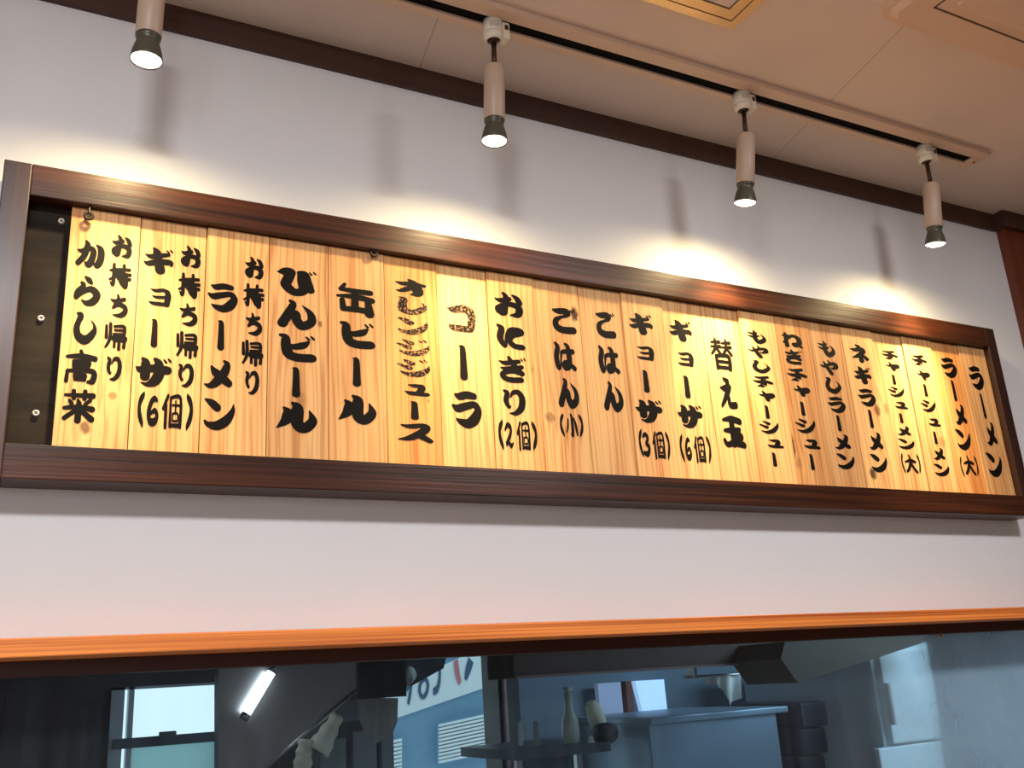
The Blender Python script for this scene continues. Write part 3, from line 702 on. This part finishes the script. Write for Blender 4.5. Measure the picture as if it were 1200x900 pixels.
# back wall with two window openings, side walls, ceiling
wl, wr = at(128, 850, YK).x, at(257, 850, YK).x
wt = at(190, 803, YK).z; wb = -0.45
vl, vr = at(440, 830, YK).x, at(577, 830, YK).x
vt = at(520, 768, YK).z + 0.03
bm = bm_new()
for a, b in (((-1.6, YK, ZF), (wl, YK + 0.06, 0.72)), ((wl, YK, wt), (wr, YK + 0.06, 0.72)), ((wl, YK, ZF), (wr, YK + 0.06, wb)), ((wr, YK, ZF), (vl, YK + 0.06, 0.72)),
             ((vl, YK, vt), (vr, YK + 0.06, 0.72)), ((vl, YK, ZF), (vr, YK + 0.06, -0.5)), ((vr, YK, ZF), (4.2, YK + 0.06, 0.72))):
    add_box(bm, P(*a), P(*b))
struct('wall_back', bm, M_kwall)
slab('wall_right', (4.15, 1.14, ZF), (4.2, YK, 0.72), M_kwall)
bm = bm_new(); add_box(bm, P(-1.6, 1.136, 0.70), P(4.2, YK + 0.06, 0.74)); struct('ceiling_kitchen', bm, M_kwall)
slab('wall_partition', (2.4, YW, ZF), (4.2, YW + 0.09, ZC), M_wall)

# left window
bm = bm_new()
zt, zb = wt, wb
fw_ = 0.012
for a, b in (((wl, zb), (wl + 0.030, zt)), ((wl + 0.040, zb), (wl + 0.052, zt)), ((wr - 0.006, zb), (wr, zt)), ((wl, zt - 0.006), (wr, zt))):
    add_box(bm, P(a[0], YK - 0.01, a[1]), P(b[0], YK + 0.03, b[1]))
w1 = struct('window_1', bm, M_alu)
cz0, cz1 = at(190, 874, YK - .02).z, at(190, 862, YK - .02).z
bm = bm_new(); add_box(bm, P(wl + 0.008, YK - 0.022, cz0), P(wr, YK - 0.012, cz1), 0.003); obj('crossbar', bm, M_bar, w1)
lk = at(196, 862, YK - .02)
bm = bm_new(); add_box(bm, P(lk.x - 0.02, YK - 0.03, cz1 - 0.004), P(lk.x + 0.02, YK - 0.018, cz1 + 0.009), 0.004); obj('latch', bm, M_bar, w1)
bm = bm_new(); add_box(bm, P(wl + 0.052, YK + 0.018, cz1), P(wr, YK + 0.024, zt - 0.006))
def glass_mat():
    t = NT('window_glass')
    a = t.node('ShaderNodeBsdfTransparent'); g = t.node('ShaderNodeBsdfGlossy', {'Roughness': 0.02}); f = t.node('ShaderNodeFresnel', {'IOR': 1.3})
    m = t.node('ShaderNodeMixShader', {0: f.outputs[0], 1: a.outputs[0], 2: g.outputs[0]}); t.l.new(m.outputs[0], t.out.inputs[0]); return t.m
M_glass = glass_mat()
obj('pane', bm, M_glass, w1)
def frosted_mat():
    t = NT('grey_green_frosted_pane')
    a = t.node('ShaderNodeBsdfTranslucent', {0: (0.62, 0.78, 0.78)}); g = t.node('ShaderNodeBsdfDiffuse', {0: (0.5, 0.62, 0.62)})
    m = t.node('ShaderNodeMixShader', {0: 0.25, 1: a.outputs[0], 2: g.outputs[0]}); t.l.new(m.outputs[0], t.out.inputs[0]); return t.m
bm = bm_new(); add_box(bm, P(wl + 0.052, YK + 0.018, zb), P(wr, YK + 0.024, cz0)); obj('frosted_pane', bm, frosted_mat(), w1)
kbox('dark_door', 0, 815, 96, 960, 2.45, 0.05, M_kwall); o = bpy.data.objects['dark_door']; o.name = 'storage_door'
tag(o, 'dark door standing left of the bright kitchen window', 'door')

# hood with the glowing rod added for a light mirrored in it, duct
hood = kprism('range_hood', [(256, 760), (417, 760), (417, 812), (305, 908), (256, 940)], 1.95, 0.04, M_steel)
tag(hood, 'stainless exhaust hood with a slanting lower edge beside the bright window', 'exhaust hood')
bm = bm_new(); add_tube(bm, [W(417, 810, 1.945), W(361, 857, 1.945), W(305, 905, 1.945)], 0.006, 8); obj('rim', bm, M_steel, hood)
reflection = empty('hood_reflection', W(304, 812, 1.93), 'short glowing rod in place of a light mirrored in the steel hood', 'reflection')
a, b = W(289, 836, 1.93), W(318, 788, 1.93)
bm = bm_new(); add_tube(bm, [a - reflection.location, b - reflection.location], 0.013, 14); obj('reflected_tube', bm, M_reflection, reflection)
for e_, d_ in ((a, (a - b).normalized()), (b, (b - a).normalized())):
    bm = bm_new(); add_tube(bm, [e_ - reflection.location, e_ + d_ * 0.02 - reflection.location], 0.014, 12); obj('end_cap', bm, M_steel, reflection)  # ends of the added rod
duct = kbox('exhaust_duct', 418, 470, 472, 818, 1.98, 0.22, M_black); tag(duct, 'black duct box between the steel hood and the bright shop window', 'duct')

def roll(name, p_top, p_bot, r0, r1, mat, label):
    a, b = W(*p_top), W(*p_bot)
    bm = bm_new(); n = 14
    pts = [a.lerp(b, k / n) for k in range(n + 1)]
    rad = [r0 + (r1 - r0) * k / n + 0.0025 * math.sin(k * 1.35) for k in range(n + 1)]
    add_tube(bm, pts, rad, 18)
    o = tag(obj(name, bm, mat), label, 'towel', 'rolled towels under the hood')
    ax = (b - a).normalized()
    bm = bm_new(); add_tube(bm, [b - ax * 0.012, b + ax * 0.0015], r1 * 0.55, 14); c = obj('dark_core', bm, M_dark, o)
    return o
roll('rolled_towel', (396, 838, 1.92), (372, 881, 1.92), 0.018, 0.040, M_towel, 'large rolled cream towel hanging under the hood edge')
roll('rolled_towel', (358, 866, 1.92), (354, 902, 1.92), 0.020, 0.030, M_towel, 'smaller cream towel roll lower left under the hood')

def lump(name, px, py, y, rx, rz, mat, label, cat, seed, amp=0.25, tail=0.0):
    """soft bundle: folded, uneven surface"""
    r = random.Random(seed)
    ph = [(r.uniform(0, 6.28), r.uniform(2, 5), r.uniform(2, 4)) for _ in range(4)]
    bm = bm_new(); bmesh.ops.create_icosphere(bm, subdivisions=4, radius=1.0)
    for v in bm.verts:
        c = v.co.copy()
        d = 1 + amp * sum(math.sin(p + c.x * a + c.z * b + c.y * a) for p, a, b in ph) / 4
        x = c.x * d * (1 - tail * max(0, -c.z)); z = c.z * d
        v.co = Vector((x * rx, c.y * d * rx * 0.8, z * rz))
    for f in bm.faces: f.smooth = True
    return tag(obj(name, bm, mat, None, W(px, py, y)), label, cat)
cab = empty('kitchen_cabinet', W(430, 905, 2.3), 'grey teal cabinet below the grey cloth bundle', 'cabinet'); CO = cab.location.copy()
def cpart(name, x0, y0, x1, y1, y, d, mat):
    a = at(x0, (y0 + y1) / 2, y); b = at(x1, (y0 + y1) / 2, y); t = at((x0 + x1) / 2, y0, y); u = at((x0 + x1) / 2, y1, y)
    bm = bm_new(); add_box(bm, P(a.x, y, u.z) - CO, P(b.x, y + d, t.z) - CO, 0.003); obj(name, bm, mat, cab)
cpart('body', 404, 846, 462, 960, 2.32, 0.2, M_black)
cpart('door', 414, 856, 442, 955, 2.30, 0.02, M_teal)
cpart('door', 448, 856, 461, 955, 2.30, 0.02, M_teal)
cpart('door', 378, 866, 406, 955, 2.30, 0.02, M_teal)

# shop-front window with the leaning signboard and slatted shutters outside
bm = bm_new()
for a, b in (((vr - 0.002, -0.5), (vr, vt)), ((vl, -0.5), (vl + 0.012, vt)), ((vl, vt - 0.012), (vr, vt))):
    add_box(bm, P(a[0], YK - 0.01, a[1]), P(b[0], YK + 0.03, b[1]))
w2 = struct('window_2', bm, M_bar)
bm = bm_new(); add_box(bm, P(vl + 0.012, YK + 0.018, -0.5), P(vr - 0.012, YK + 0.022, vt - 0.012)); obj('pane', bm, M_glass, w2)
YO = 4.2
bld = kprism('outside_building', [(425, 740), (620, 700), (620, 990), (425, 990)], YO + 0.0085, 0.4, M_bldg)
tag(bld, 'blue grey building seen through the kitchen window, behind the signboard', 'building')
sgn = kprism('signboard', [(455, 812), (600, 760), (600, 720), (540, 720), (500, 775), (468, 806)][:0] or [(452, 810), (603, 742), (603, 794), (452, 846)], YO, 0.008, M_sign)
tag(sgn, 'white signboard with reversed dark digits outside the kitchen window', 'signboard')
def outline(strokes, x0, y0, x1, y1, y, bm):
    for s in strokes:
        pts = catmull([tuple(float(v) for v in p.split(',')) for p in s.split()])
        for (ax_, ay_, aw), (bx_, by_, bw) in zip(pts, pts[1:]):
            L_ = math.hypot(bx_ - ax_, by_ - ay_) or 1; nx, ny = -(by_ - ay_) / L_, (bx_ - ax_) / L_
            q4 = [(ax_ + nx * aw / 2, ay_ + ny * aw / 2), (bx_ + nx * bw / 2, by_ + ny * bw / 2), (bx_ - nx * bw / 2, by_ - ny * bw / 2), (ax_ - nx * aw / 2, ay_ - ny * aw / 2)]
            bm.faces.new([bm.verts.new(W(x0 + (x1 - x0) * u / 100, y0 + (y1 - y0) * v / 100, y)) for u, v in q4])
bm = bm_new(); outline(['20,30,30 70,5,20', '72,5,26 60,50,30 40,98,26'], 474, 800, 485, 826, YO - 0.004, bm); obj('digit', bm, M_navy, sgn, fix=False)
bm = bm_new(); outline(['60,4,22 20,30,26 15,75,26 45,97,24 80,70,26 88,25,26 60,4,22'], 490, 794, 503, 818, YO - 0.004, bm); obj('digit', bm, M_navy, sgn, fix=False)
bm = bm_new(); outline(['20,2,14 70,20,20 80,55,24 60,88,24 20,97,20'], 505, 770, 518, 812, YO - 0.004, bm); obj('digit', bm, M_navy, sgn, fix=False)
bm = bm_new(); outline(['20,5,40 30,50,45 60,97,30'], 532, 772, 544, 802, YO - 0.004, bm); obj('red_mark', bm, M_red, sgn, fix=False)
bm = bm_new(); outline(['70,5,50 40,55,45 20,95,20'], 543, 772, 556, 798, YO - 0.004, bm); obj('blue_mark', bm, M_navy, sgn, fix=False)
def shutter(x0, x1, yl0, yl1, slope, n, label):
    pos = W((x0 + x1) / 2, (yl0 + yl1) / 2, YO - 0.03)
    o = empty('slatted_shutter', pos, label, 'shutter', 'white slatted shutters outside the window')
    for k in range(n):
        y = yl0 + (yl1 - yl0) * k / n; hgt = (yl1 - yl0) / n * 0.66
        bm = bm_new()
        add_prism(bm, [W(x0, y, YO - 0.03) - pos, W(x1, y + slope * (x1 - x0), YO - 0.03) - pos, W(x1, y + hgt + slope * (x1 - x0), YO - 0.03) - pos, W(x0, y + hgt, YO - 0.03) - pos], (0, 0.02, 0))
        obj('slat', bm, M_shut, o)
    bm = bm_new(); add_prism(bm, [W(x0 - 1, yl0 - 1, YO - 0.012) - pos, W(x1 + 1, yl0 - 1 + slope * (x1 - x0), YO - 0.012) - pos, W(x1 + 1, yl1 + slope * (x1 - x0), YO - 0.012) - pos, W(x0 - 1, yl1, YO - 0.012) - pos], (0, 0.032, 0))
    obj('backing', bm, plain('grey_blue_backing', (0.22, 0.42, 0.55), 0.6), o)
shutter(515, 574, 849, 896, -0.22, 11, 'large white slatted shutter under the signboard')
shutter(455, 471, 869, 925, -0.22, 12, 'narrow white slatted shutter at the left edge of the shop window')
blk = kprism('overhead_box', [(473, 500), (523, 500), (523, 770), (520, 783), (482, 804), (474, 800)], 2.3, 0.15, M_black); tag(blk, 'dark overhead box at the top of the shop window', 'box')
bag = lump('plastic_bag', 480, 790, 2.29, 0.022, 0.030, M_white, 'small crumpled pale bag hanging at the top left of the shop window', 'bag', 5, 0.45)

bm = bm_new(); l = at(577, 820, 2.5).x; r = at(601, 820, 2.5).x; add_box(bm, P(l, 2.46, ZF), P(r, 2.56, 0.70)); struct('trim_5', bm, M_black)
bm = bm_new(); l = at(592, 820, 2.44).x; r = at(594.5, 820, 2.44).x; add_box(bm, P(l, 2.44, ZF), P(r, 2.455, 0.70)); struct('trim_6', bm, plain('pinkish_conduit', (0.32, 0.20, 0.20), 0.5))
# brown beam across, shelf zone
bl = at(602, 780, 1.75).x; br = at(912, 765, 1.75).x
bm = bm_new(); add_box(bm, P(bl, 1.75, at(750, 786, 1.75).z), P(br, 1.87, 0.20)); struct('trim_7', bm, M_beam)
bm = bm_new(); zz = at(750, 786, 1.75).z; add_box(bm, P(bl, 1.742, zz - 0.001), P(br, 1.752, zz + 0.004)); struct('trim_8', bm, plain('pale_beam_edge', (0.22, 0.13, 0.11), 0.5))
kb = kbox('slate_wall_panel', 602, 780, 960, 940, 2.52, 0.04, M_kblue); tag(kb, 'slate blue wall panel behind the bottle and frosted panes', 'wall panel')

# frosted window panes with the red post between
w3 = kbox('window_3', 735, 798, 742, 842, 2.46, 0.03, M_redpost); w3['kind'] = 'structure'
kbox('frosted_pane', 702, 800, 729, 838, 2.47, 0.02, M_frost2, w3)
kprism('bright_pane', [(744, 798), (778, 796), (783, 841), (756, 846)], 2.47, 0.02, M_frost, w3)

# standing bottle on its shelf, leaning towel, bits
sh = kbox('kitchen_shelf', 604, 874, 716, 886, 2.05, 0.30, plain('dark_slate_shelf', (0.05, 0.07, 0.10), 0.5))
for _x in (606, 676):
    q = at(_x, 880, 2.2); bm = bm_new(); add_box(bm, P(q.x - .008, 2.19, ZF), P(q.x + .008, 2.205, at(664, 886, 2.05).z)); obj('leg', bm, M_steel, sh)
tag(sh, 'dark slate shelf under the pale green bottle', 'shelf')
bt = at(670, 805, 2.12); bb = at(670, 874, 2.12)
Hb = S * (bt.z - bb.z)
bo = empty('bottle', P(bb.x, 2.12, bb.z), 'pale green long necked bottle standing on the kitchen shelf', 'bottle')
bm = bm_new(); add_lathe(bm, [(Hb * .11, 0), (Hb * .15, .01), (Hb * .16, Hb * .25), (Hb * .15, Hb * .42), (Hb * .09, Hb * .58), (Hb * .075, Hb * .68), (Hb * .075, Hb * .95)], 24, None, True, True); obj('body', bm, M_bottle, bo)
bm = bm_new(); add_lathe(bm, [(Hb * .085, Hb * .93), (Hb * .09, Hb * .94), (Hb * .09, Hb), (Hb * .02, Hb * 1.005)], 20, None, True, True); obj('cap', bm, M_white, bo)
a, b = W(692, 822, 2.15), W(706, 862, 2.15)
bm = bm_new(); add_tube(bm, [a, a.lerp(b, .15), a.lerp(b, .5), a.lerp(b, .85), b], [.018, .032, .036, .032, .018], 16)
tag(obj('leaning_towel', bm, M_towel), 'pale green towel roll leaning right of the bottle', 'towel')
lump('dark_bundle', 709, 859, 2.09, 0.056, 0.038, M_black, 'dark bundle in front of the red kitchen post', 'bundle', 8, 0.4)
jt = P(*at(693, 873.5, 2.06)); bm = bm_new(); add_lathe(bm, [(.006, 0), (.012, .002), (.013, .028), (.008, .034), (.009, .044), (.002, .046)], 16, None, True, True)
tag(obj('spice_jar', bm, M_white, None, jt - Vector((0, 0, .012))), 'tiny white jar in front of the dark bundle', 'jar')
for px, w_, lab in ((611, 7, 'thin pale teal canister at the left end of the shelf'), (629, 8, 'dim grey blue canister second on the shelf')):
    q0 = at(px, 874, 2.1); r0 = w_ * 0.5 / F * 2.2 * S
    bm = bm_new(); hgt = S * (at(px, 845, 2.1).z - q0.z)
    add_lathe(bm, [(r0 * .9, 0), (r0, .004), (r0, hgt * .55), (r0 * .8, hgt * .62), (r0 * .85, hgt * .95), (r0 * .5, hgt)], 18, None, True, True)
    tag(obj('canister', bm, M_teal if px > 620 else M_pale, None, P(*q0)), lab, 'canister')

# hanging white cloths
def hang(name, x0, x1, y0, ys, y, label, seed, mat=None):
    """cloth hung from a rail: folds run down, the hem is uneven"""
    r = random.Random(seed); n = len(ys) * 6
    bm = bm_new(); f_, b_ = [], []
    for k in range(n + 1):
        t = k / n; i = min(int(t * (len(ys) - 1)), len(ys) - 2); u = t * (len(ys) - 1) - i
        hem = ys[i] * (1 - u) + ys[i + 1] * u
        px = x0 + (x1 - x0) * t; off = 0.012 * math.sin(t * 16 + seed)
        rowf = [W(px, y0 + (hem - y0) * j / 6, y) + Vector((0, off * (0.3 + j / 8), 0)) for j in range(7)]
        f_.append([bm.verts.new(p) for p in rowf]); b_.append([bm.verts.new(p + Vector((0, 0.006, 0))) for p in rowf])
    for k in range(n):
        for j in range(6):
            for g_ in (f_, b_):
                q = bm.faces.new((g_[k][j], g_[k + 1][j], g_[k + 1][j + 1], g_[k][j + 1])); q.smooth = True
    return tag(obj(name, bm, mat or M_white), label, 'cloth')
hang('hanging_cloth', 419, 467, 818, [842, 858, 871, 868, 860, 846], 2.0, 'grey cloth hanging under the black duct box', 4, M_cloth)
hang('hanging_cloth', 829, 867, 791, [800, 802, 801, 808, 828, 822, 818], 1.9, 'white cloth hanging from the rail right of the bright pane', 1)
hang('hanging_cloth', 880, 911, 787, [797, 800, 798, 801, 797], 1.9, 'short white cloth tucked up at the right end of the rail', 2)
bm = bm_new(); add_tube(bm, [W(800, 794, 1.9), W(916, 787, 1.9)], 0.005, 8)
for px, py in ((806, 793.6), (910, 787.4)):
    q = at(px, py, 1.9); add_box(bm, P(q.x - .004, 1.868, q.z - .004), P(q.x + .004, 1.902, q.z + .02))
tag(obj('rail', bm, M_steel), 'thin rail carrying two white cloths under the brown beam', 'rail')

# steel fittings towards the right
fr = empty('steel_counter_unit', W(840, 940, 2.0), 'blue grey steel counter unit below the hanging cloths', 'counter'); CO = fr.location.copy()
def fpart(e_, name, x0, y0, x1, y1, y, d, mat, bev=0.006):
    O_ = e_.location
    a = at(x0, (y0 + y1) / 2, y); b = at(x1, (y0 + y1) / 2, y); t = at((x0 + x1) / 2, y0, y); u = at((x0 + x1) / 2, y1, y)
    bm = bm_new(); add_box(bm, P(a.x, y, u.z) - O_, P(b.x, y + d, t.z) - O_, bev); return obj(name, bm, mat, e_)
fpart(fr, 'top', 762, 834, 925, 842, 1.99, 0.42, M_steelb); fpart(fr, 'front', 765, 842, 918, 960, 2.0, 0.4, M_steelb)
rf = empty('stacked_crates', W(960, 940, 2.0), 'dark navy stack of crates beside the counter unit', 'crates')
M_crate = plain('navy_crate', (0.018, 0.030, 0.055), 0.6)
for k, (ya, yb_) in enumerate(((822, 852), (853, 884), (885, 930))):
    fpart(rf, 'crate', 940, ya, 970, yb_, 2.0, 0.35, M_crate, 0.012)
pl = empty('refrigerator', W(1085, 940, 1.8), 'tall pale blue refrigerator behind the hazy part of the screen', 'refrigerator')
fpart(pl, 'body', 1036, 752, 1128, 990, 1.84, 0.5, M_pale); fpart(pl, 'door', 1038, 760, 1124, 868, 1.82, 0.02, M_pale, 0.008); fpart(pl, 'door', 1038, 871, 1124, 985, 1.82, 0.02, M_pale, 0.008)
fpart(pl, 'handle', 1044, 800, 1047, 850, 1.80, 0.015, M_steel, 0.003)
sp = empty('steel_shelving_unit', W(1180, 940, 1.9), 'blue steel cupboard at the far right behind the screen', 'cupboard')
fpart(sp, 'body', 1152, 740, 1290, 990, 1.92, 0.5, M_steelb); fpart(sp, 'door', 1156, 752, 1215, 980, 1.90, 0.02, M_steelb, 0.01); fpart(sp, 'handle', 1166, 755, 1168, 790, 1.885, 0.012, M_white, 0.003)
ob = kprism('sloping_hood', [(915, 772), (920, 752), (1100, 728), (1135, 735), (1098, 748), (1000, 780), (935, 800)], 1.6, 0.16, plain('olive_brown_hood', (0.075, 0.070, 0.052), 0.5))
tag(ob, 'olive brown hood sloping up towards the refrigerator', 'exhaust hood')
ck = W(1100.5, 743.5, 1.108)
bm = bm_new(); add_box(bm, ck + Vector((-.005, -.005, -.007)), ck + Vector((.005, .006, .007)), .002); tag(obj('brass_clip', bm, M_brass), 'small brass clip holding the screen near its right end', 'clip')
